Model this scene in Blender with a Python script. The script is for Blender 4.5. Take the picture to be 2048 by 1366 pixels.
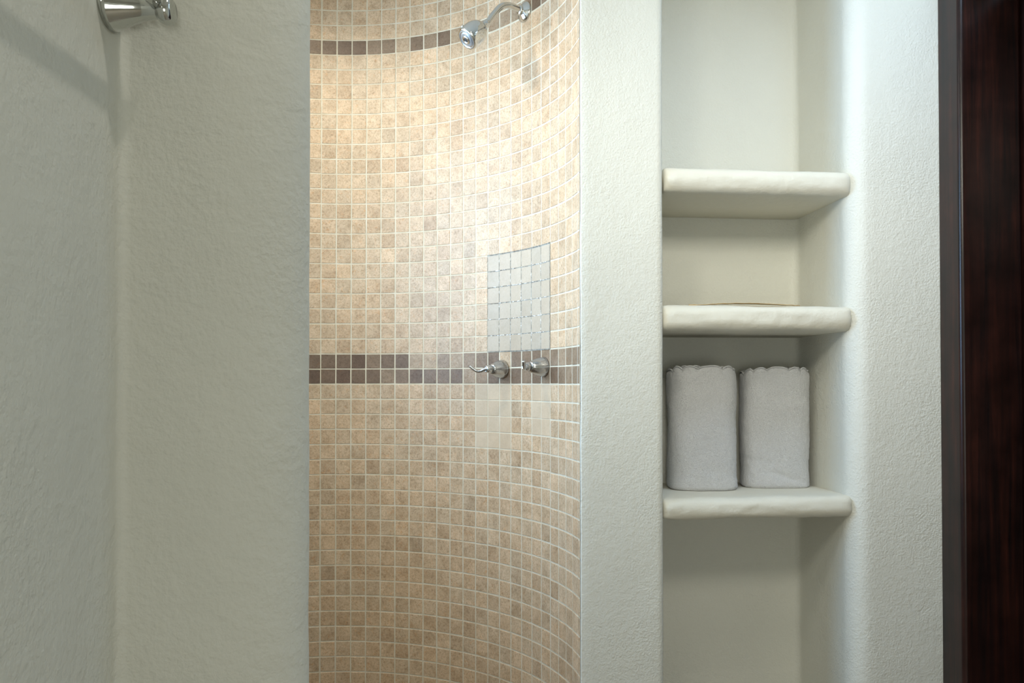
import bpy, math, random
from mathutils import Vector, Matrix, noise

# ------------------------------------------------------------------ camera, world, lights
for o in list(bpy.data.objects):
    bpy.data.objects.remove(o)
scene = bpy.context.scene
C = scene.collection
E = 1.25                                   # eye height above the floor

cam_data = bpy.data.cameras.new('camera')
cam_data.sensor_width = 36.0
cam_data.lens = 29.0
cam_data.shift_y = 0.02896
cam_data.clip_start = 0.02
cam = bpy.data.objects.new('camera', cam_data)
C.objects.link(cam)
cam.location = (0, 0, E)
cam.rotation_euler = (math.radians(90.85), 0, 0)
scene.camera = cam

vs = scene.view_settings
vs.view_transform = 'Standard'
vs.look = 'None'
vs.gamma = 1.0
vs.use_curve_mapping = False
vs.exposure = 0.0

world = bpy.data.worlds.new('world')
scene.world = world
world.use_nodes = True
world.node_tree.nodes['Background'].inputs[0].default_value = (0.75, 0.85, 1.0, 1)
world.node_tree.nodes['Background'].inputs[1].default_value = 0.8


def area_light(name, loc, direction, sx, sy, power, color, spread=180, shape='RECTANGLE'):
    d = bpy.data.lights.new(name, 'AREA')
    d.shape = shape
    d.size = sx
    d.size_y = sy
    d.energy = power
    d.color = color
    d.spread = math.radians(spread)
    o = bpy.data.objects.new(name, d)
    C.objects.link(o)
    o.location = loc
    o.rotation_euler = Vector(direction).to_track_quat('-Z', 'Y').to_euler()
    return o


def spot_light(name, loc, power, color, angle, blend, radius):
    d = bpy.data.lights.new(name, 'SPOT')
    d.energy = power
    d.color = color
    d.spot_size = math.radians(angle)
    d.spot_blend = blend
    d.shadow_soft_size = radius
    o = bpy.data.objects.new(name, d)
    C.objects.link(o)
    o.location = loc
    return o


# daylight through the two deep windows of the shower (left of the tiles, hidden behind the partition)
area_light('shower_window_daylight', (-1.285, 1.80, E + 0.50), (1, 0, 0), 0.60, 1.00, 12.5, (0.34, 0.62, 1.0), spread=110)
area_light('curved_window_daylight', (-1.155, 2.390, E + 0.72), (0.863, -0.505, -0.08), 0.38, 0.80, 9.6, (0.70, 0.86, 1.0), spread=150)
# daylight through the ceiling skylight between the door and the linen niche
area_light('skylight_daylight', (0.96, 1.64, E + 1.385), (0, 0.25, -1), 0.26, 0.50, 7.6, (0.56, 0.75, 1.0), spread=138)
# unseen fill light added behind the camera; the rear wall has no opening
area_light('rear_fill_light', (0.30, -1.56, E - 0.25), (0, 1, 0), 1.0, 0.9, 12.0, (0.97, 1.0, 0.93))
# ceiling lamps, then two unseen lights added for the niche
spot_light('shower_spotlight', (-0.84, 2.00, E + 1.385), 39.0, (1.0, 0.91, 0.72), 165, 0.5, 0.07)
area_light('ceiling_lamp', (0.0, 1.0, E + 1.385), (0, 0, -1), 0.06, 0.06, 2.8, (1.0, 0.95, 0.84), shape='DISK')
area_light('niche_side_light', (-0.10, 1.18, E + 0.90), (0.50, 1, -0.38), 0.16, 0.16, 1.3, (1.0, 0.97, 0.84), spread=125)  # unseen light aimed at the niche's right side; no fixture behind it
area_light('niche_fill_light', (0.25, 0.40, E + 0.95), (0.30, 1, -0.30), 0.40, 0.30, 3.2, (1.0, 0.97, 0.84), spread=78)  # unseen frontal fill added to brighten the towels and niche

# ------------------------------------------------------------------ materials


class NT:
    def __init__(self, name):
        self.m = bpy.data.materials.new(name)
        self.m.use_nodes = True
        self.t = self.m.node_tree
        self.b = self.t.nodes['Principled BSDF']

    def n(self, typ, **kw):
        x = self.t.nodes.new(typ)
        for k, v in kw.items():
            setattr(x, k, v)
        return x

    def l(self, a, b):
        self.t.links.new(a, b)

    def noise(self, vec, scale, detail=4, rough=0.55, dist=0.0):
        x = self.n('ShaderNodeTexNoise')
        x.inputs['Scale'].default_value = scale
        x.inputs['Detail'].default_value = detail
        x.inputs['Roughness'].default_value = rough
        x.inputs['Distortion'].default_value = dist
        if vec is not None:
            self.l(vec, x.inputs['Vector'])
        return x.outputs['Fac']

    def ramp(self, fac, stops):
        x = self.n('ShaderNodeValToRGB')
        el = x.color_ramp.elements
        while len(el) < len(stops):
            el.new(0.5)
        for e, (p, c) in zip(el, stops):
            e.position = p
            e.color = (c[0], c[1], c[2], 1) if not isinstance(c, (int, float)) else (c, c, c, 1)
        self.l(fac, x.inputs['Fac'])
        return x.outputs['Color']

    def mix(self, fac, a, b, mode='MIX'):
        x = self.n('ShaderNodeMix', data_type='RGBA', blend_type=mode)
        for sock, v in ((x.inputs[0], fac), (x.inputs[6], a), (x.inputs[7], b)):
            if isinstance(v, (int, float)):
                sock.default_value = v
            elif isinstance(v, tuple):
                sock.default_value = (v[0], v[1], v[2], 1)
            else:
                self.l(v, sock)
        return x.outputs[2]

    def math(self, op, a, b=0.0):
        x = self.n('ShaderNodeMath', operation=op)
        for i, v in enumerate((a, b)):
            if isinstance(v, (int, float)):
                x.inputs[i].default_value = v
            else:
                self.l(v, x.inputs[i])
        return x.outputs[0]

    def bump(self, height, strength, dist, normal=None):
        x = self.n('ShaderNodeBump')
        x.inputs['Strength'].default_value = strength
        x.inputs['Distance'].default_value = dist
        self.l(height, x.inputs['Height'])
        if normal is not None:
            self.l(normal, x.inputs['Normal'])
        return x.outputs['Normal']

    def pos(self):
        return self.n('ShaderNodeNewGeometry').outputs['Position']


def plaster(name, col, fine=150, lump=38, sf=0.5, sl=0.5, marks=()):
    k = NT(name)
    p = k.pos()
    v = k.noise(p, 5, 3)
    base = k.mix(v, tuple(c * 0.965 for c in col), tuple(min(1, c * 1.03) for c in col))
    for (cx, cy, cz, r, colr, amt) in marks:      # small smudges with a shape of their own
        d = k.n('ShaderNodeVectorMath', operation='DISTANCE')
        k.l(p, d.inputs[0])
        d.inputs[1].default_value = (cx, cy, cz)
        wob = k.math('MULTIPLY', k.noise(p, 220, 3), r * 1.3)
        dd = k.math('ADD', d.outputs['Value'], wob)
        f = k.ramp(k.math('DIVIDE', dd, r), [(0.55, amt), (0.98, 0.0)])
        base = k.mix(f, base, colr)
    k.l(base, k.b.inputs['Base Color'])
    k.b.inputs['Roughness'].default_value = 0.62
    k.b.inputs['Specular IOR Level'].default_value = 0.35
    n1 = k.noise(p, lump, 3, 0.5)
    n2 = k.noise(p, fine, 2, 0.55, 0.0)
    # patchy trowelling: the fine stipple is stronger in some places than others
    patch = k.ramp(k.noise(p, 3.2, 2), [(0.35, 0.35), (0.65, 1.0)])
    h2 = k.math('MULTIPLY', n2, patch)
    b1 = k.bump(n1, sl, 0.006)
    b2 = k.bump(h2, sf, 0.0035, b1)
    k.l(b2, k.b.inputs['Normal'])
    return k.m


def tile_material(name, attr, plain=False):
    k = NT(name)
    p = k.pos()
    if attr:
        a = k.n('ShaderNodeAttribute', attribute_name='tile_colour')
        colr, rnd = a.outputs['Color'], a.outputs['Alpha']
    else:
        oi = k.n('ShaderNodeObjectInfo')
        colr, rnd = oi.outputs['Color'], oi.outputs['Alpha']
    off = k.n('ShaderNodeVectorMath', operation='ADD')
    sc = k.math('MULTIPLY', rnd, 37.0)
    cmb = k.n('ShaderNodeCombineXYZ')
    for i in range(3):
        k.l(sc, cmb.inputs[i])
    k.l(p, off.inputs[0])
    k.l(cmb.outputs[0], off.inputs[1])
    q = off.outputs[0]
    big = k.noise(q, 24, 4, 0.6, 0.6)
    fine = k.noise(q, 170, 5, 0.72, 0.9)
    vein = k.noise(q, 60, 4, 0.7, 1.6)
    m1 = k.ramp(big, [(0.30, (0.80, 0.77, 0.73)), (0.62, (1.06, 1.07, 1.09))])
    m2 = k.ramp(fine, [(0.33, (0.58, 0.53, 0.47)), (0.50, (0.98, 0.98, 0.98)), (0.68, (1.14, 1.17, 1.22))])
    m3 = k.ramp(vein, [(0.56, (1.0, 1.0, 1.0)), (0.70, (1.0, 0.76, 0.55))])
    c = k.mix(0.35 if plain else 1.0, colr, m1, 'MULTIPLY')
    c = k.mix(0.18 if plain else 0.9, c, m2, 'MULTIPLY')
    c = k.mix(0.1 if plain else 0.75, c, m3, 'MULTIPLY')
    k.l(c, k.b.inputs['Base Color'])
    k.l(k.ramp(fine, [(0.3, 0.46), (0.7, 0.37)]), k.b.inputs['Roughness'])
    k.b.inputs['Specular IOR Level'].default_value = 0.55
    k.l(k.bump(fine, 0.25, 0.001, k.bump(big, 0.12, 0.004)), k.b.inputs['Normal'])
    return k.m


def simple(name, col, rough=0.5, metal=0.0, spec=0.5):
    k = NT(name)
    k.b.inputs['Base Color'].default_value = (*col, 1)
    k.b.inputs['Roughness'].default_value = rough
    k.b.inputs['Metallic'].default_value = metal
    k.b.inputs['Specular IOR Level'].default_value = spec
    return k


def chrome(name, col, r0, r1, scale=60):
    k = simple(name, col, r0, 1.0)
    k.l(k.ramp(k.noise(k.pos(), scale, 4), [(0.35, r0), (0.7, r1)]), k.b.inputs['Roughness'])
    return k.m


PL = (0.715, 0.706, 0.635)
M_left = plaster('plaster_partition', PL, fine=110, lump=42, sf=0.75, sl=0.45,
                 marks=[(-0.372, 1.2, E - 0.232, 0.012, (0.42, 0.36, 0.28), 0.35)])
M_back = plaster('plaster_niche_wall', PL, fine=190, lump=60, sf=0.62, sl=0.25,
                 marks=[(0.268, 2.13, E - 0.475, 0.014, (0.50, 0.40, 0.26), 0.5),
                        (0.212, 2.13, E - 0.335, 0.007, (0.35, 0.33, 0.28), 0.5)])
M_niche = plaster('plaster_shelf', (0.73, 0.70, 0.60), fine=150, lump=30, sf=0.22, sl=0.35)
M_ceiling = plaster('plaster_ceiling', (0.74, 0.73, 0.69), sf=0.2, sl=0.2)
M_tile = tile_material('stone_tile', False)
M_plain = tile_material('plain_tile', False, True)
M_tile_far = tile_material('stone_tile_joined', True)
M_chrome = chrome('chrome', (0.58, 0.59, 0.57), 0.06, 0.16)
M_worn = chrome('worn_chrome', (0.46, 0.47, 0.48), 0.14, 0.30, 90)
M_nozzle = simple('grey_nozzle', (0.34, 0.37, 0.40), 0.3, 0.6).m
M_black = simple('dark_gap', (0.03, 0.03, 0.03), 0.6).m

k = NT('grout')
p = k.pos()
k.l(k.ramp(k.noise(p, 30, 4), [(0.3, (0.58, 0.52, 0.39)), (0.7, (0.68, 0.63, 0.51))]), k.b.inputs['Base Color'])
k.b.inputs['Roughness'].default_value = 0.75
k.l(k.bump(k.noise(p, 400, 3), 0.3, 0.001), k.b.inputs['Normal'])
M_grout = k.m
k = NT('patch_joint')
p = k.pos()
k.l(k.ramp(k.noise(p, 120, 4), [(0.40, (0.17, 0.165, 0.145)), (0.62, (0.42, 0.41, 0.36))]), k.b.inputs['Base Color'])
k.b.inputs['Roughness'].default_value = 0.8
M_joint = k.m
M_crumb = simple('white_grout', (0.86, 0.87, 0.86), 0.6).m

k = NT('dark_wood')
p = k.pos()
st = k.n('ShaderNodeMapping')
st.inputs['Scale'].default_value = (60, 60, 2.2)
k.l(p, st.inputs['Vector'])
g = k.noise(st.outputs[0], 1.0, 6, 0.65, 0.6)
g2 = k.noise(p, 14, 4)
c = k.ramp(g, [(0.34, (0.007, 0.004, 0.004)), (0.55, (0.022, 0.007, 0.005)), (0.78, (0.050, 0.013, 0.008))])
c = k.mix(1.0, c, k.ramp(g2, [(0.3, 0.55), (0.7, 1.25)]), 'MULTIPLY')
k.l(c, k.b.inputs['Base Color'])
k.b.inputs['Roughness'].default_value = 0.28
k.b.inputs['Specular IOR Level'].default_value = 0.32
k.l(k.bump(g, 0.12, 0.001), k.b.inputs['Normal'])
M_wood = k.m

k = NT('white_terry')
p = k.pos()
st = k.n('ShaderNodeMapping')
st.inputs['Scale'].default_value = (1, 1, 1.8)
k.l(p, st.inputs['Vector'])
lo = k.noise(st.outputs[0], 300, 3, 0.7)
pile = k.noise(p, 900, 2, 0.6)
k.l(k.ramp(lo, [(0.3, (0.82, 0.82, 0.83)), (0.62, (0.97, 0.97, 0.975))]), k.b.inputs['Base Color'])  # small pile shadows painted as darker flecks in the colour
k.b.inputs['Roughness'].default_value = 0.95
k.b.inputs['Specular IOR Level'].default_value = 0.1
k.b.inputs['Sheen Weight'].default_value = 0.4
k.b.inputs['Sheen Roughness'].default_value = 0.6
k.l(k.bump(pile, 0.8, 0.002, k.bump(lo, 1.0, 0.005)), k.b.inputs['Normal'])
M_towel = k.m

k = NT('straw')
p = k.pos()
st = k.n('ShaderNodeMapping')
st.inputs['Scale'].default_value = (8, 300, 300)
k.l(p, st.inputs['Vector'])
k.l(k.ramp(k.noise(st.outputs[0], 1, 4), [(0.3, (0.40, 0.24, 0.09)), (0.7, (0.74, 0.58, 0.32))]), k.b.inputs['Base Color'])
k.b.inputs['Roughness'].default_value = 0.6
M_straw = k.m

k = NT('floor_stone')
p = k.pos()
k.l(k.ramp(k.noise(p, 9, 5), [(0.3, (0.40, 0.34, 0.27)), (0.7, (0.52, 0.46, 0.38))]), k.b.inputs['Base Color'])
k.b.inputs['Roughness'].default_value = 0.5
M_floor = k.m

k = NT('dark_shower_floor')
k.l(k.ramp(k.noise(k.pos(), 30, 5), [(0.3, (0.10, 0.065, 0.045)), (0.7, (0.19, 0.135, 0.095))]), k.b.inputs['Base Color'])
k.b.inputs['Roughness'].default_value = 0.5
M_pan = k.m

# ------------------------------------------------------------------ helpers


def tag(o, label=None, cat=None, group=None, kind=None):
    if label:
        o['label'] = label
    if cat:
        o['category'] = cat
    if group:
        o['group'] = group
    if kind:
        o['kind'] = kind
    return o


def link(o, parent=None):
    C.objects.link(o)
    if parent is not None:
        o.parent = parent
        o.matrix_parent_inverse = parent.matrix_world.inverted() if False else Matrix()
    return o


def mesh(name, verts, faces, mat, smooth=True):
    me = bpy.data.meshes.new(name)
    me.from_pydata([tuple(v) for v in verts], [], faces)
    me.materials.append(mat)
    if smooth:
        for pl in me.polygons:
            pl.use_smooth = True
    me.update()
    return me


def obj(name, verts, faces, mat, parent=None, smooth=True):
    return link(bpy.data.objects.new(name, mesh(name, verts, faces, mat, smooth)), parent)


def empty(name, loc=(0, 0, 0)):
    o = bpy.data.objects.new(name, None)
    o.empty_display_size = 0.05
    o.location = loc
    C.objects.link(o)
    return o


def arc(cx, cy, r, a0, a1, n):
    return [(cx + r * math.cos(math.radians(a0 + (a1 - a0) * i / n)),
             cy + r * math.sin(math.radians(a0 + (a1 - a0) * i / n))) for i in range(n + 1)]


def resample(pts, step):
    out = [pts[0]]
    for a, b in zip(pts, pts[1:]):
        L = math.hypot(b[0] - a[0], b[1] - a[1])
        n = max(1, int(L / step))
        for i in range(1, n + 1):
            out.append((a[0] + (b[0] - a[0]) * i / n, a[1] + (b[1] - a[1]) * i / n))
    return out


def extrude(name, pts, z0, z1, dz, mat, amp=0.0, scale=4.0, step=0.02, closed_end=False, lean=None):
    """vertical wall from a plan outline; the outline's left side is the solid side"""
    pts = resample(pts, step)
    nz = int((z1 - z0) / dz)
    V, F = [], []
    n = len(pts)
    nor = []
    for i in range(n):
        a = pts[max(0, i - 1)]
        b = pts[min(n - 1, i + 1)]
        tx, ty = b[0] - a[0], b[1] - a[1]
        L = math.hypot(tx, ty) or 1
        nor.append((ty / L, -tx / L))
    for j in range(nz + 1):
        z = z0 + (z1 - z0) * j / nz
        for i, (x, y) in enumerate(pts):
            d = amp * (noise.noise(Vector((x * scale, y * scale, z * scale * 0.7))) +
                       0.45 * noise.noise(Vector((x * scale * 3.7, y * scale * 3.7 + 5, z * scale * 3))))
            V.append((x + nor[i][0] * d, y + nor[i][1] * d, z))
    for j in range(nz):
        for i in range(n - 1):
            a = j * n + i
            F.append((a, a + 1, a + n + 1, a + n))
    return obj(name, V, F, mat)


def box(name, x0, x1, y0, y1, z0, z1, mat, parent=None):
    V = [(x, y, z) for z in (z0, z1) for y in (y0, y1) for x in (x0, x1)]
    F = [(0, 2, 3, 1), (4, 5, 7, 6), (0, 1, 5, 4), (2, 6, 7, 3), (0, 4, 6, 2), (1, 3, 7, 5)]
    return obj(name, V, F, mat, parent, smooth=False)


def frame_from(axis, up=Vector((0, 0, 1))):
    w = Vector(axis).normalized()
    u = up.cross(w)
    if u.length < 1e-5:
        u = Vector((1, 0, 0)).cross(w)
    u.normalize()
    v = w.cross(u)
    return u, v, w


def lathe_data(profile, origin, axis, seg=40, sx=1.0, sy=1.0):
    """profile = (distance along axis, radius)"""
    u, v, w = frame_from(axis)
    o = Vector(origin)
    V, F = [], []
    for (t, r) in profile:
        for i in range(seg):
            a = 2 * math.pi * i / seg
            V.append(o + w * t + u * (r * sx * math.cos(a)) + v * (r * sy * math.sin(a)))
    m = len(profile)
    for j in range(m - 1):
        for i in range(seg):
            i2 = (i + 1) % seg
            F.append((j * seg + i, j * seg + i2, (j + 1) * seg + i2, (j + 1) * seg + i))
    F.append(tuple(range(seg))[::-1])
    F.append(tuple((m - 1) * seg + i for i in range(seg)))
    return V, F


def lathe(name, profile, origin, axis, mat, parent=None, seg=40, sx=1.0, sy=1.0):
    V, F = lathe_data(profile, origin, axis, seg, sx, sy)
    return obj(name, V, F, mat, parent)


def smooth_path(ctrl, n=8):
    """Catmull-Rom through control points"""
    P = [Vector(c) for c in ctrl]
    P = [P[0] * 2 - P[1]] + P + [P[-1] * 2 - P[-2]]
    out = []
    for i in range(1, len(P) - 2):
        for s in range(n):
            t = s / n
            a, b, c, d = P[i - 1], P[i], P[i + 1], P[i + 2]
            out.append(0.5 * ((2 * b) + (c - a) * t + (2 * a - 5 * b + 4 * c - d) * t * t + (3 * b - a - 3 * c + d) * t ** 3))
    out.append(P[-2])
    return out


def tube(name, path, radii, mat, parent=None, seg=20, flat=None):
    n = len(path)
    V, F = [], []
    prev = None
    for i, pnt in enumerate(path):
        tn = (path[min(n - 1, i + 1)] - path[max(0, i - 1)]).normalized()
        if prev is None:
            u, v, w = frame_from(tn)
        else:
            u = (prev - tn * prev.dot(tn)).normalized()
            v = tn.cross(u)
        prev = u
        r = radii(i / (n - 1))
        ru, rv = r if isinstance(r, tuple) else (r, r)
        for s in range(seg):
            a = 2 * math.pi * s / seg
            V.append(pnt + u * (ru * math.cos(a)) + v * (rv * math.sin(a)))
    for j in range(n - 1):
        for i in range(seg):
            i2 = (i + 1) % seg
            F.append((j * seg + i, j * seg + i2, (j + 1) * seg + i2, (j + 1) * seg + i))
    F.append(tuple(range(seg))[::-1])
    F.append(tuple((n - 1) * seg + i for i in range(seg)))
    return obj(name, V, F, mat, parent)


# ------------------------------------------------------------------ the room shell
ZF, ZC = 0.0, E + 1.40
o = box('floor', -1.6, 1.6, -1.7, 3.0, -0.05, ZF, M_floor)
tag(o, 'beige stone bathroom floor', kind='structure')
o = box('floor_shower', -1.29, 0.17, 1.36, 2.74, 0.0, 0.012, M_pan)  # unseen slab, added dark to cut bounce onto the lower tiles
tag(o, 'dark brown shower floor, added unseen to cut light bounce', kind='structure')
o = box('ceiling', -1.6, 1.6, -1.7, 3.0, ZC, ZC + 0.06, M_ceiling)
tag(o, 'white plaster ceiling', kind='structure')

# left side wall, its soft inside corner and the partition with a bull-nosed edge
XW, YP = -0.5705, 1.20
pts = [(XW, -1.6), (XW, YP - 0.016)]
pts += arc(XW + 0.016, YP - 0.016, 0.016, 180, 90, 6)[1:]
pts += [(-0.471, YP)]
pts += [(-0.471 + 0.158 * math.sin(math.radians(a)), YP + 0.07 - 0.07 * math.cos(math.radians(a))) for a in range(4, 181, 4)]
pts += [(-1.30, YP + 0.14)]
o = extrude('wall_left', pts, ZF, ZC, 0.022, M_left, amp=0.0022, scale=5, step=0.02)
tag(o, 'pale plaster side wall and partition with a rounded edge', kind='structure')

# pillar, linen niche and wall beside the door: one continuous plaster surface
pts = [(0.176, 2.22), (0.176, 2.129)] + arc(0.180, 2.129, 0.004, 180, 270, 4)[1:]
pts += [(0.376, 2.139)]
pts += arc(0.376, 2.156, 0.017, -90, 0, 6)[1:]
pts += [(0.393, 2.48)] + arc(0.408, 2.475, 0.015, 180, 90, 4)
pts += [(0.845, 2.516)] + arc(0.848, 2.492, 0.024, 90, 0, 5)[1:]
pts += [(0.893, 2.235)]
pts += [(0.893 + 0.052 * (1 - math.cos(math.radians(a))), 2.235 - 0.052 * math.sin(math.radians(a))) for a in range(10, 91, 10)]
pts += [(1.20, 2.192)]
o = extrude('wall_back', pts, ZF, ZC, 0.022, M_back, amp=0.0014, scale=6, step=0.018)
tag(o, 'white plaster wall with a tall linen niche', kind='structure')

# right side wall with the door opening, rear wall
box_r = []
o = box('wall_right', 1.15, 1.28, -1.6, 1.15, ZF, ZC, M_back)
tag(o, 'white plaster wall on the door side', kind='structure')
o = box('trim_1', 1.15, 1.28, 1.15, 2.20, E + 1.02, ZC, M_back)
tag(o, 'plaster lintel above the dark wooden door', kind='structure')
o = box('wall_rear', -1.6, 1.6, -1.7, -1.6, ZF, ZC, M_ceiling)
tag(o, 'white plaster wall behind the viewer', kind='structure')
# outer shower wall that holds the side window
WX = -1.30
sw = empty('wall_shower_side', (0, 0, 0))
tag(sw, 'plaster wall with the shower side window', kind='structure')
box('wall_panel', WX - 0.1, WX, 1.33, 1.50, ZF, ZC, M_ceiling, sw)
box('wall_panel', WX - 0.1, WX, 2.10, 2.22, ZF, ZC, M_ceiling, sw)
box('wall_panel', WX - 0.1, WX, 1.50, 2.10, ZF, E + 0.0, M_ceiling, sw)
box('wall_panel', WX - 0.1, WX, 1.50, 2.10, E + 1.0, ZC, M_ceiling, sw)

# curved wall above and below the shower's second window
for (z0, z1) in ((ZF, E + 0.31), (E + 1.13, ZC)):
    V, F = [], []
    for j in range(2):
        for i in range(9):
            t = -0.74 - 0.56 * i / 8
            V.append((-0.5454 + 0.729 * math.sin(t), 2.0151 + 0.729 * math.cos(t), (z0, z1)[j]))
    for i in range(8):
        F.append((i, i + 1, 10 + i, 9 + i))
    obj('wall_panel', V, F, M_ceiling, sw)

# door in the right wall: rounded casing, reveal and leaf of dark wood
door = empty('door_1', (1.2, 2.1, 0))
tag(door, 'dark mahogany door frame with a rounded edge', kind='structure')


def door_part(name, prof, z0, z1):
    V, F = [], []
    n = len(prof)
    nz = 30
    for j in range(nz + 1):
        z = z0 + (z1 - z0) * j / nz
        for (x, y) in prof:
            w = 0.0012 * noise.noise(Vector((1.7, y * 2, z * 1.6)))
            V.append((x + w - 1.2, y + w - 2.1, z))
    for j in range(nz):
        for i in range(n):
            i2 = (i + 1) % n
            F.append((j * n + i, j * n + i2, (j + 1) * n + i2, (j + 1) * n + i))
    F.append(tuple(range(n))[::-1])
    F.append(tuple(nz * n + i for i in range(n)))
    ob = obj(name, V, F, M_wood, door)
    me = ob.data
    me.set_sharp_from_angle(angle=math.radians(40))
    return ob


door_part('casing', [(1.137, 2.187)] + [(1.137, 2.098)] + arc(1.149, 2.0985, 0.012, 180, 270, 10) + [(1.160, 2.0865), (1.160, 2.187)], 0.0, E + 1.05)
door_part('jamb', [(1.160, 2.187), (1.160, 2.0885), (1.288, 2.0885)] + arc(1.288, 2.0925, 0.004, 270, 360, 4)[1:] + [(1.292, 2.105), (1.34, 2.105), (1.34, 2.187)], 0.0, E + 1.05)
door_part('door_leaf', [(1.30, 2.10), (1.30, 1.16), (1.34, 1.16), (1.34, 2.10)], 0.02, E + 1.02)
door_part('jamb', [(1.137, 1.16), (1.137, 1.07), (1.160, 1.07), (1.30, 1.15), (1.30, 1.16)], 0.0, E + 1.05)

# ------------------------------------------------------------------ curved tiled shower wall
CX, CY, R, T0, P = -0.5454, 2.0151, 0.728, -0.1233, 0.05
ZT = E + 1.0978                       # underside of the upper accent row
COL0, COL1 = -9, 22                   # last column is the cut strip at the pillar
ROW_TOP = 5
ROW_BOT = -46


def on_wall(s, z, d=0.0):
    """s = column coordinate, d = distance proud of the tile face"""
    t = T0 + s * P / R
    r = R - d
    return Vector((CX + r * math.sin(t), CY + r * math.cos(t), z))


def wall_frame(s):
    t = T0 + s * P / R
    n = Vector((-math.sin(t), -math.cos(t), 0))
    tx = Vector((math.cos(t), -math.sin(t), 0))
    return tx, Vector((0, 0, 1)), n


shower = empty('wall_shower', (CX, CY, 0))
tag(shower, 'curved shower wall of small beige stone tiles with brown bands', kind='structure')
inv = Vector((CX, CY, 0))
# grout bed
V, F = [], []
ns = 96
for j in range(2):
    z = ZF if j == 0 else ZC
    for i in range(ns + 1):
        s = COL0 + (COL1 + 0.42 - COL0) * i / ns
        V.append(on_wall(s, z, -0.0010) - inv)
for i in range(ns):
    F.append((i, i + 1, ns + 2 + i, ns + 1 + i))
obj('grout_bed', V, F, M_grout, shower)


def tile_geo(w, h, t=0.0045, c=0.0011):
    a, b = w / 2, h / 2
    V = []
    for (x, y, z) in ((a, b, -t), (a, b, -c), (a - c, b - c, 0)):
        V += [(-x, -y, z), (x, -y, z), (x, y, z), (-x, y, z)]
    F = [(8, 9, 10, 11)]
    for l in (0, 4):
        for i in range(4):
            i2 = (i + 1) % 4
            F.append((l + i, l + i2, l + 4 + i2, l + 4 + i))
    return V, F


TW = 0.0464
tv, tf = tile_geo(TW, TW)
tile_mesh = mesh('tile', tv, tf, M_tile, smooth=False)
pv, pf = tile_geo(0.0484, 0.0484, 0.0055, 0.0012)
patch_mesh = mesh('patch_tile', pv, pf, M_plain, smooth=False)
qv, qf = tile_geo(0.0474, 0.0474, 0.0045, 0.0010)
repair_mesh = mesh('repair_tile', qv, qf, M_plain, smooth=False)

rng = random.Random(11)
BEIGE = (0.575, 0.43, 0.285)
PATCH = (0.475, 0.40, 0.305)
REPAIR = (0.575, 0.455, 0.32)


def shade(c, f, warm=0.0):
    return (min(1, c[0] * f * (1 + warm)), min(1, c[1] * f), min(1, c[2] * f * (1 - warm)))


def brown(v):
    """0 very dark brown .. 1 tan"""
    a, b = (0.115, 0.066, 0.040), (0.50, 0.375, 0.245)
    return tuple(a[i] + (b[i] - a[i]) * v for i in range(3))


ROWA = [.15, .16, .13, .05, .30, .20, .20, .70, .85, .55, .75, .50, .38, .20, .95, .25, .30, .20, .40, .35, .55, .45, .45, .4]
ROWB = [.04, .12, .03, .16, .18, .45, .30, .16, .30, .28, .18, .62, .45, .18, .25, .20, .36, .20, .40, .18, .35, .45, .45, .4]
ROWU = [.28, .18, .08, .07, .28, .26, .75, .18, .42, .16, .80, .60, .50, .62, .62, .70, .45, .12, .35, .5, .2, .4, .3, .5]


def sheet_jitter(c, r):
    g = random.Random((c + 60) // 6 * 131 + (r + 120) // 6 * 17 + 5)
    return g.uniform(-0.0008, 0.0008), g.uniform(-0.0009, 0.0009)


F_PX, PY, PIT = 1650.0, 742.3, math.radians(0.85)


def view_size(c, r):
    """how large a tile shows in the photograph (only used to pick the 300 largest)"""
    q = []
    for ds, dr in ((0, 0), (1, 0), (1, 1), (0, 1)):
        w = on_wall(c + ds, ZT + (r + dr) * P) - Vector((0, 0, E))
        d = w.y * math.cos(PIT) + w.z * math.sin(PIT)
        u = -w.y * math.sin(PIT) + w.z * math.cos(PIT)
        q.append((min(1160, max(622, 1024 + F_PX * w.x / d)), min(1366, max(0, PY - F_PX * u / d))))
    return abs(sum(q[i][0] * q[(i + 1) % 4][1] - q[(i + 1) % 4][0] * q[i][1] for i in range(4))) / 2


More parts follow.
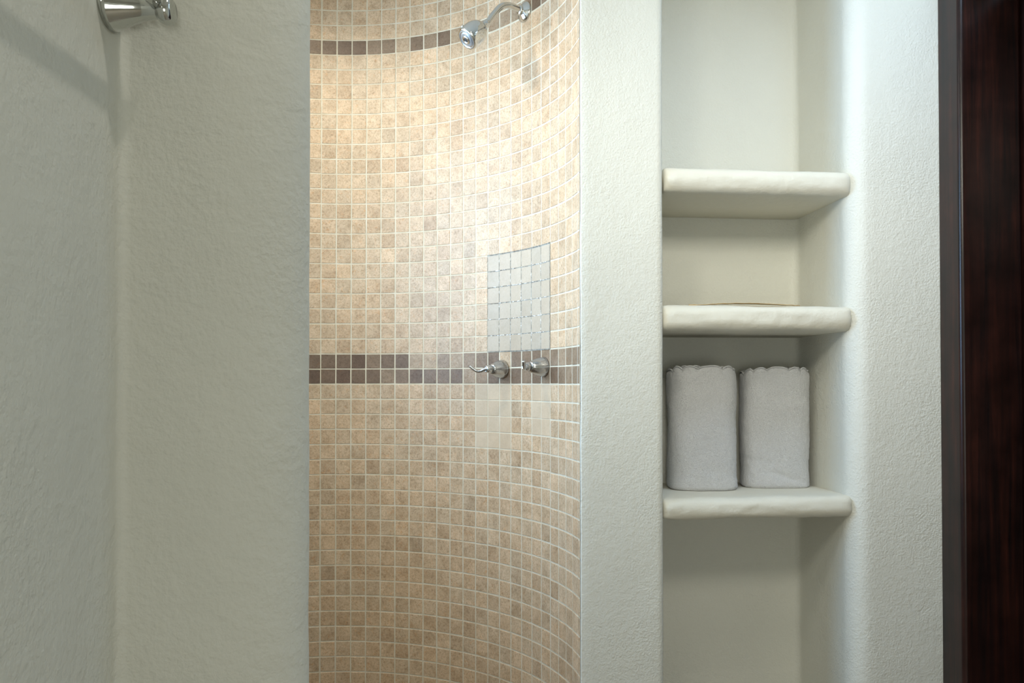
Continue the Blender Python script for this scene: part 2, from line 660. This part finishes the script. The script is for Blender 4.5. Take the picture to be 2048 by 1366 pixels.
patch_root = link(bpy.data.objects.new('access_patch', None), shower)
patch_root.empty_display_size = 0.03
patch_root['label'] = 'square patch of plain grey-beige tiles with dark open joints'
cells = []
for c in range(COL0, COL1 + 1):
    for r in range(ROW_BOT, ROW_TOP + 1):       # row r spans ZT+r*P .. ZT+(r+1)*P
        cells.append((c, r))
plain = []
for (c, r) in cells:
    tx, up, n = wall_frame(c + 0.5)
    jx, jz = sheet_jitter(c, r)
    jx += rng.uniform(-0.00035, 0.00035)
    jz += rng.uniform(-0.00035, 0.00035)
    tilt = Matrix.Rotation(rng.uniform(-0.006, 0.006), 3, 'X') @ Matrix.Rotation(rng.uniform(-0.006, 0.006), 3, 'Y')
    pos = on_wall(c + 0.5, ZT + (r + 0.5) * P, rng.uniform(0, 0.0004)) + tx * jx + up * jz
    rot = (Matrix((tx, up, n)).transposed() @ tilt).to_4x4()
    scale_x = 1.0
    if c == COL1:
        pos = on_wall(c + 0.19, ZT + (r + 0.5) * P) + up * jz
        scale_x = 0.32
    M = Matrix.Translation(pos - inv) @ rot @ Matrix.Diagonal((scale_x, 1, 1, 1))
    rnd = rng.random()
    kind = 'plain'
    g = rng.gauss(0, 0.045)
    col = shade(BEIGE, 1.0 + g, rng.uniform(-0.02, 0.035))
    if rng.random() < 0.08:
        col = shade(col, 0.86, 0.02)
    idx = c + 1
    if r == 0 or r in (-21, -22):
        kind = 'accent'
        tab = ROWU if r == 0 else (ROWA if r == -21 else ROWB)
        v = tab[idx] if 0 <= idx < len(tab) else rng.uniform(0.05, 0.6)
        col = brown(v)
        col = shade(col, 1 + rng.uniform(-0.05, 0.05))
    elif 12 <= c <= 17 and -20 <= r <= -15:
        kind = 'patch'
        col = shade(PATCH, 1 + rng.uniform(-0.05, 0.04), rng.uniform(-0.02, 0.02))
    elif (11 <= c <= 13 and -26 <= r <= -23) or (16 <= c <= 17 and -25 <= r <= -23):
        kind = 'repair'
        col = shade(REPAIR, 1.0 + rng.uniform(-0.05, 0.05), rng.uniform(-0.01, 0.03))
    if kind == 'plain':
        plain.append((view_size(c, r), c, r, M, col, rnd))
        continue
    name, me = {'accent': ('accent_tile', tile_mesh), 'patch': ('patch_tile', patch_mesh), 'repair': ('repair_tile', repair_mesh)}[kind]
    ob = bpy.data.objects.new(name, me)
    link(ob, patch_root if kind == 'patch' else shower)
    if kind == 'patch':
        M = Matrix.Translation(n * 0.0012) @ M
    ob.matrix_local = M
    ob.color = (*col, rnd)
plain.sort(key=lambda q: -q[0])
for (a, c, r, M, col, rnd) in plain[:300]:
    ob = bpy.data.objects.new('tile', tile_mesh)
    link(ob, shower)
    ob.matrix_local = M
    ob.color = (*col, rnd)
V, F, COLS = [], [], []
for (a, c, r, M, col, rnd) in plain[300:]:
    b = len(V)
    V += [M @ Vector(v) for v in tv]
    F += [tuple(b + i for i in f) for f in tf]
    COLS += [(*col, rnd)] * len(tv)
ob = obj('tiles_beyond', V, F, M_tile_far, shower, smooth=False)
ca = ob.data.attributes.new('tile_colour', 'FLOAT_COLOR', 'POINT')
for i, cc in enumerate(COLS):
    ca.data[i].color = cc
ob['kind'] = 'stuff'

# access patch: dark bed behind its open joints, crumbs of white grout left in them
V, F = [], []
nb = 12
for j in range(2):
    for i in range(nb + 1):
        V.append(on_wall(11.985 + 6.03 * i / nb, ZT - 14 * P - 6 * P * j + (0.0012 if j == 0 else -0.0012), 0.0004) - inv)
for i in range(nb):
    F.append((nb + 1 + i, nb + 2 + i, i + 1, i))
obj('joint_bed', V, F, M_joint, patch_root)
V, F = [], []


def crumb(s, z, ls, lz):
    tx, up, n = wall_frame(s)
    c = on_wall(s, z, 0.0012) - inv
    b = len(V)
    for q in (tx * -ls, up * -lz, tx * ls, up * lz, n * 0.0012):
        V.append(c + q + Vector((rng.uniform(-1, 1), rng.uniform(-1, 1), rng.uniform(-1, 1))) * 0.0004)
    for i in range(4):
        F.append((b + i, b + (i + 1) % 4, b + 4))


for k_ in range(1, 6):
    for _ in range(26):
        if rng.random() < 0.8:
            crumb(12 + rng.uniform(0.05, 5.95), ZT - (14 + k_) * P + rng.uniform(-.0006, .0006), rng.uniform(0.002, 0.006), 0.0014)
    for _ in range(9):
        crumb(12 + k_, ZT - 14 * P - rng.uniform(0.02, 0.28), 0.0013, rng.uniform(0.002, 0.007))
o = obj('grout_crumbs', V, F, M_crumb, patch_root, smooth=False)
o['kind'] = 'stuff'

# dark crack along the patch's top edge and silicone bead at the pillar
V, F = [], []
path = [on_wall(11.98 + 6.04 * i / 30, ZT - 14 * P + 0.0022 + 0.0008 * noise.noise(Vector((i * .7, 3, 1))), 0.0006) - inv for i in range(31)]
tube('crack', path, lambda t: 0.0006 + 0.0012 * max(0, t - 0.55) + (0.0014 if 0.72 < t < 0.76 else 0), M_joint, patch_root, seg=8)
path = [Vector((0.1738 + 0.0006 * noise.noise(Vector((i * .9, 1, 2))), 2.1375, ZF + (ZC - ZF) * i / 120)) - inv for i in range(121)]
tube('sealant_bead', path, lambda t: 0.0012 + 0.0004 * noise.noise(Vector((t * 60, 0, 0))), M_grout, shower, seg=8)

# ------------------------------------------------------------------ niche shelves


def shelf(name, zt, zb, front_l, front_r, label, seed, tilt=0.0, xl=0.395, xr=0.905):
    """thick hand-formed plaster shelf with a bull-nosed front"""
    base = Vector(((xl + xr) / 2, 2.3, E + zb))
    nx, th = 110, zt - zb
    V, F = [], []
    prof = []
    ry = 0.034
    for a in range(-90, 91, 12):          # rounded nose, lower edge a little tighter than the upper
        ca, sa = math.cos(math.radians(a)), math.sin(math.radians(a))
        prof.append((-ry * (ca ** 0.8 if ca > 0 else 0), 0.5 + 0.5 * (abs(sa) ** 0.85) * (1 if sa > 0 else -1)))
    back = 0.44
    prof = [(back, 0.0), (0.15, 0.0)] + prof + [(0.15, 1.0), (back, 1.0)]
    m = len(prof)
    for i in range(nx + 1):
        t = i / nx
        x = xl + (xr - xl) * t
        yf = front_l + (front_r - front_l) * t + ry
        e = min(t, 1 - t) * (xr - xl)
        pinch = 1 - 0.35 * math.exp(-e / 0.006)
        for (dy, h) in prof:
            y = yf + dy * (pinch if dy < 0 else 1)
            y = min(y, 2.535)
            z = zb + th * (0.5 + (h - 0.5) * (1 - 0.10 * math.exp(-e / 0.006)))
            z += tilt * (t - 0.5)
            if dy <= 0.0:
                d = 0.0036 * noise.noise(Vector((x * 8 + seed, h * 2.6, seed))) + 0.0016 * noise.noise(Vector((x * 26, h * 7, seed))) + 0.0006 * noise.noise(Vector((x * 70, h * 18, seed)))
                y += d
                z += 0.8 * d * (1 if h > 0.5 else -1)
            V.append(Vector((x, y, E + z)) - base)
    for i in range(nx):
        for j in range(m):
            j2 = (j + 1) % m
            a, b = i * m, (i + 1) * m
            F.append((a + j, b + j, b + j2, a + j2))
    F.append(tuple(range(m)))
    F.append(tuple(nx * m + j for j in range(m))[::-1])
    o = obj(name, V, F, M_niche)
    o.location = base
    tag(o, label, 'shelf', 'plaster shelves in the niche')
    return o


shelf('plaster_shelf', 0.568, 0.502, 2.146, 2.186, 'uppermost rounded plaster shelf in the niche, empty', 3.1, -0.004, xl=0.400)
shelf('plaster_shelf', 0.206, 0.139, 2.143, 2.186, 'middle rounded plaster shelf just above the white towels', 7.7, 0.0)
shelf('plaster_shelf', -0.300, -0.357, 2.143, 2.188, 'lowest rounded plaster shelf carrying two white towels', 12.4, 0.002)

# ------------------------------------------------------------------ towels


def towel(name, x0, x1, y0, y1, zb, H, label, seed, flare, dents):
    """a folded towel rolled up and stood on end: one sheet wound in a flattened spiral"""
    cx, cy = (x0 + x1) / 2, (y0 + y1) / 2
    hx, hy = (x1 - x0) / 2, (y1 - y0) / 2
    base = Vector((cx, cy, zb))
    turns, thick = 3.4, 0.011
    NU, NV = 820, 84
    nn = 2.9

    def contour(a, k):
        ca, sa = math.cos(a), math.sin(a)
        return (hx - k) * abs(ca) ** (2 / nn) * (1 if ca >= 0 else -1), (hy - k) * abs(sa) ** (2 / nn) * (1 if sa >= 0 else -1)
    V, F = [], []
    ring = []
    for iu in range(NU + 1):
        t = iu / NU
        a = math.radians(100) - t * turns * 2 * math.pi
        k0 = min(thick * 1.75 * t * turns, min(hx, hy) - thick * 1.4)
        lobe = abs(math.sin(t * turns * 38.0 + seed + 1.5 * noise.noise(Vector((t * 14, seed, 2))))) ** 0.55
        big = noise.noise(Vector((t * turns * 5.0, seed, 0)))
        top = H - 0.013 + 0.011 * lobe + 0.006 * big
        if t * turns > 1:
            top += 0.003 - 0.002 * t * turns
        # the wrapped corners sag a little
        top -= 0.010 * max(0.0, abs(math.cos(a)) - 0.80) / 0.20
        colm = []
        # loop around the sheet thickness: up the outer face, over the fold, down the inner face
        prof = []
        for j in range(NV + 1):
            prof.append((0.0, j / NV))
        for j in range(1, 8):
            prof.append((j / 8, 1.0))
        for j in range(8, -1, -1):
            prof.append((1.0, j / 8))
        for (w, h) in prof:
            z = h * top
            edge = 0
            if h == 1.0:
                z = top - 0.006 + 0.006 * math.sin(math.pi * min(1, max(0, w))) ** 0.6
            rin = thick * w
            # rounded bottom and top edges of the outer face
            eb = min(h * top, 0.012) / 0.012
            et = min((1 - h) * top, 0.016) / 0.016
            if w == 0.0:
                rin += 0.005 * (1 - math.sqrt(max(0, 1 - (1 - eb) ** 2))) + 0.007 * (1 - math.sqrt(max(0, 1 - (1 - et) ** 2)))
                z = h * (top - 0.004)
            kx, ky = contour(a, k0 + rin)
            hh = z / H
            s = 1 + flare(hh)
            d = (0.0040 * noise.noise(Vector((kx * 16 + seed, ky * 16, z * 10))) + 0.0011 * noise.noise(Vector((kx * 70, ky * 70, z * 90 + seed)))
                 + (0.0010 * noise.noise(Vector((kx * 260, ky * 260, z * 330 + seed))) if t * turns < 1.2 else 0))
            L = math.hypot(kx, ky) or 1
            for (px, pz, slope, dep, ln) in dents:
                q = (z / H - pz) - slope * (kx / hx - px)
                if ky < 0 and w == 0.0:
                    d -= dep * math.exp(-(q / 0.028) ** 2) * math.exp(-((kx / hx - px) / ln) ** 2)
            x = kx * s * (1 + d / L)
            y = ky * (1 + d / L)
            colm.append(Vector((x, y, max(0.0, z))))
        ring.append(colm)
    m = len(ring[0])
    for colm in ring:
        V += colm
    for i in range(NU):
        for j in range(m - 1):
            a, b = i * m + j, (i + 1) * m + j
            F.append((a, b, b + 1, a + 1))
    o = obj(name, V, F, M_towel)
    o.location = base
    tag(o, label, 'towel', 'white towels in the niche')
    return o


SH3 = E - 0.300
towel('rolled_towel', 0.4335, 0.646, 2.288, 2.470, SH3 + 0.0005, 0.352, 'white rolled bath towel standing next to the pillar edge', 1.3,
      lambda h: 0.03 * max(0, h - 0.55) - 0.02 * math.exp(-((h - 0.5) / 0.2) ** 2) + 0.015 * math.exp(-(h / 0.08) ** 2),
      [(0.5, 0.13, -0.05, 0.002, 0.6), (-0.4, 0.62, 0.05, 0.0012, 0.5)])
towel('rolled_towel', 0.6545, 0.868, 2.338, 2.492, SH3 + 0.0005, 0.348, 'white rolled bath towel on the side nearer the dark door frame', 5.9,
      lambda h: 0.015 * max(0, h - 0.5) - 0.015 * math.exp(-((h - 0.2) / 0.12) ** 2) + 0.02 * math.exp(-(h / 0.07) ** 2),
      [(0.15, 0.10, -0.09, 0.0045, 0.55), (-0.5, 0.22, -0.06, 0.003, 0.5), (-0.2, 0.56, -0.05, 0.002, 0.6)])

# thin strip of straw lying on the middle shelf
SH2 = E + 0.206
V, F = [], []
nx = 40
for i in range(nx + 1):
    t = i / nx
    x = -0.148 + 0.296 * t
    lift = 0.0045 * math.sin(math.pi * t ** 0.8) ** 1.5 + 0.0008 * noise.noise(Vector((t * 16, 0, 4)))
    yw = 0.012 * math.sin(math.pi * t) + 0.003
    yo = -0.02 * math.sin(math.pi * t * 0.9)
    th = 0.0016 + 0.0012 * noise.noise(Vector((t * 22, 8, 1))) ** 2 + (0.0022 if t < 0.06 else 0)
    for (dy, dz) in ((-yw, 0), (-yw * .6, th), (yw * .6, th), (yw, 0), (0, -0.0)):
        V.append((x, yo + dy, 0.0004 + max(0, lift) + dz))
for i in range(nx):
    for j in range(5):
        j2 = (j + 1) % 5
        F.append((i * 5 + j, (i + 1) * 5 + j, (i + 1) * 5 + j2, i * 5 + j2))
F.append((0, 1, 2, 3, 4))
F.append(tuple(nx * 5 + j for j in (4, 3, 2, 1, 0)))
o = obj('straw_strip', V, F, M_straw)
o.location = (0.622, 2.21, SH2 + 0.001)
tag(o, 'thin curled tan straw strip lying on the middle plaster shelf', 'straw')

# ------------------------------------------------------------------ shower arm and head
s_f = 15.35
zf = E + 1.110
root_p = on_wall(s_f, zf)
tx, up, n = wall_frame(s_f)
sh = empty('shower_fixture', root_p)
tag(sh, 'chrome shower head on a bent arm high on the tiles', 'shower head')


def loc(p_):
    return Vector(p_) - root_p


def at(out, upz, side=0.0):
    return n * out + up * upz + tx * side


lathe('flange', [(0.0, 0.0305), (0.003, 0.0305), (0.006, 0.029), (0.010, 0.024), (0.014, 0.0165), (0.0165, 0.012), (0.020, 0.0115)], (0, 0, 0), n, M_chrome, sh)
lathe('collar', [(0.016, 0.0125), (0.018, 0.0145), (0.022, 0.0145), (0.024, 0.0125)], (0, 0, 0), n, M_chrome, sh, seg=30)
path = smooth_path([at(0.012, 0.0), at(0.040, 0.004), at(0.066, 0.002), at(0.090, -0.010), at(0.111, -0.034), at(0.130, -0.060), at(0.140, -0.074)], 8)
tube('arm', path, lambda t: 0.0094, M_chrome, sh, seg=24)
ax = (n * 0.74 + up * -0.70 + tx * -0.10).normalized()
hp = at(0.135, -0.067)
lathe('swivel_nut', [(0, 0.0095), (0.002, 0.0115), (0.011, 0.0115), (0.013, 0.0105), (0.016, 0.0120), (0.024, 0.0120), (0.026, 0.0095)], hp, ax, M_chrome, sh, seg=24)
hb = hp + ax * 0.020
body = lathe('head_body', [(0.0, 0.010), (0.003, 0.0155), (0.007, 0.0215), (0.016, 0.0285), (0.028, 0.0330), (0.042, 0.0352), (0.056, 0.0350), (0.066, 0.0340), (0.072, 0.0325), (0.074, 0.0295), (0.0725, 0.0275)], hb, ax, M_chrome, sh, seg=48)
fp = hb + ax * 0.073
face = lathe('spray_face', [(-0.004, 0.0275), (0.0005, 0.0275), (0.0010, 0.0255), (-0.0008, 0.0245), (-0.0008, 0.0225), (0.0012, 0.0215), (0.0020, 0.0170), (0.0012, 0.0130)], fp, ax, M_nozzle, sh, seg=40)
lathe('nozzle_ring', [(0.0012, 0.0135), (0.0042, 0.0125), (0.0046, 0.0085), (0.0030, 0.0075)], fp, ax, M_chrome, face, seg=30)
lathe('nozzle_centre', [(0.0018, 0.0078), (0.0030, 0.0070), (0.0034, 0.0020)], fp, ax, M_black, face, seg=20)
u_, v_, w_ = frame_from(ax)
lv = hb + ax * 0.058 + v_ * 0.0315
lathe('spray_lever', [(0.0, 0.0045), (0.005, 0.0045), (0.0068, 0.003)], lv, (v_ + ax * 0.25), M_chrome, sh, seg=16)

# ------------------------------------------------------------------ mixing handles


def handle(s, z, sc, lever_dir, lever_up, label):
    p0 = on_wall(s, z)
    tx, up, n = wall_frame(s)
    h = empty('faucet_control', p0)
    tag(h, label, 'faucet handle', 'shower handles on the brown band')
    lathe('escutcheon', [(0.0, 0.0285), (0.004, 0.0288), (0.008, 0.0282), (0.016, 0.0262), (0.028, 0.0225), (0.038, 0.0185), (0.044, 0.0160), (0.047, 0.0135), (0.048, 0.0110)],
          (0, 0, 0), n, M_worn, h, seg=44)
    lathe('stem', [(0.046, 0.0105), (0.050, 0.0105), (0.051, 0.0125), (0.056, 0.0125), (0.058, 0.0115), (0.064, 0.0110), (0.066, 0.0095)], (0, 0, 0), n, M_worn, h, seg=28)
    d = (tx * lever_dir[0] + n * lever_dir[1]).normalized()
    b = n * 0.060
    path = smooth_path([b - d * 0.004, b + d * 0.010 + up * -0.001, b + d * 0.022 + up * -0.006, b + d * 0.034 + up * -0.0065,
                        b + d * 0.046 + up * 0.000, b + d * 0.056 + up * (0.009 + lever_up)], 8)
    lev = tube('lever', path, lambda t: ((0.0098, 0.0072) if t < 0.08 else (0.0098 - 0.0052 * min(1, (t - .08) * 2.2), 0.0072 - 0.0028 * min(1, (t - .08) * 2.2))), M_worn, h, seg=18)
    lathe('cap', [(0.064, 0.0098), (0.068, 0.0098), (0.0695, 0.0088), (0.0695, 0.0072), (0.0685, 0.0066), (0.0685, 0.001)], (0, 0, 0), n, M_chrome, lev, seg=24)
    return h


handle(13.28, ZT - 21.05 * P - 0.002, 1.0, (-0.80, 0.60), 0.0, 'chrome lever handle on the brown tile band, lever pointing sideways away from the pillar')
handle(17.35, ZT - 20.95 * P - 0.003, 1.0, (0.80, 0.60), 0.006, 'chrome lever handle on the brown tile band nearer the pillar, lever pointing outward')

# ------------------------------------------------------------------ towel bar on the left wall
YB, ZB = 1.158, E + 0.527
tb = empty('towel_bar', (XW, YB, ZB))
tag(tb, 'chrome towel bar on a flared post at the corner of the left wall', 'towel bar')
X1 = Vector((1, 0, 0))
lathe('flange', [(-0.002, 0.0375), (0.005, 0.0375), (0.008, 0.0360), (0.0095, 0.0330)], (0, 0, 0.011), X1, M_chrome, tb, seg=48, sx=0.92)
lathe('post', [(0.004, 0.0330), (0.010, 0.0310), (0.020, 0.0270), (0.034, 0.0220), (0.048, 0.0180), (0.060, 0.0158), (0.070, 0.0150), (0.078, 0.0148)], (0, 0, 0.003), X1, M_chrome, tb, seg=44)
lathe('finial', [(0.070, 0.0120), (0.074, 0.0165), (0.080, 0.0195), (0.086, 0.0195), (0.091, 0.0165), (0.0925, 0.0140), (0.0925, 0.001)], (0, 0, -0.001), X1, M_chrome, tb, seg=40)
path = [Vector((0.0735, 0.012 - 0.62 * i / 12, 0.004)) for i in range(13)]
tube('bar', path, lambda t: 0.0088, M_chrome, tb, seg=24)
lathe('post', [(-0.002, 0.0330), (0.010, 0.0310), (0.020, 0.0270), (0.034, 0.0220), (0.048, 0.0180), (0.060, 0.0158), (0.078, 0.0148)], (0, -0.60, 0.003), X1, M_chrome, tb, seg=44)
bpy.context.view_layer.update()
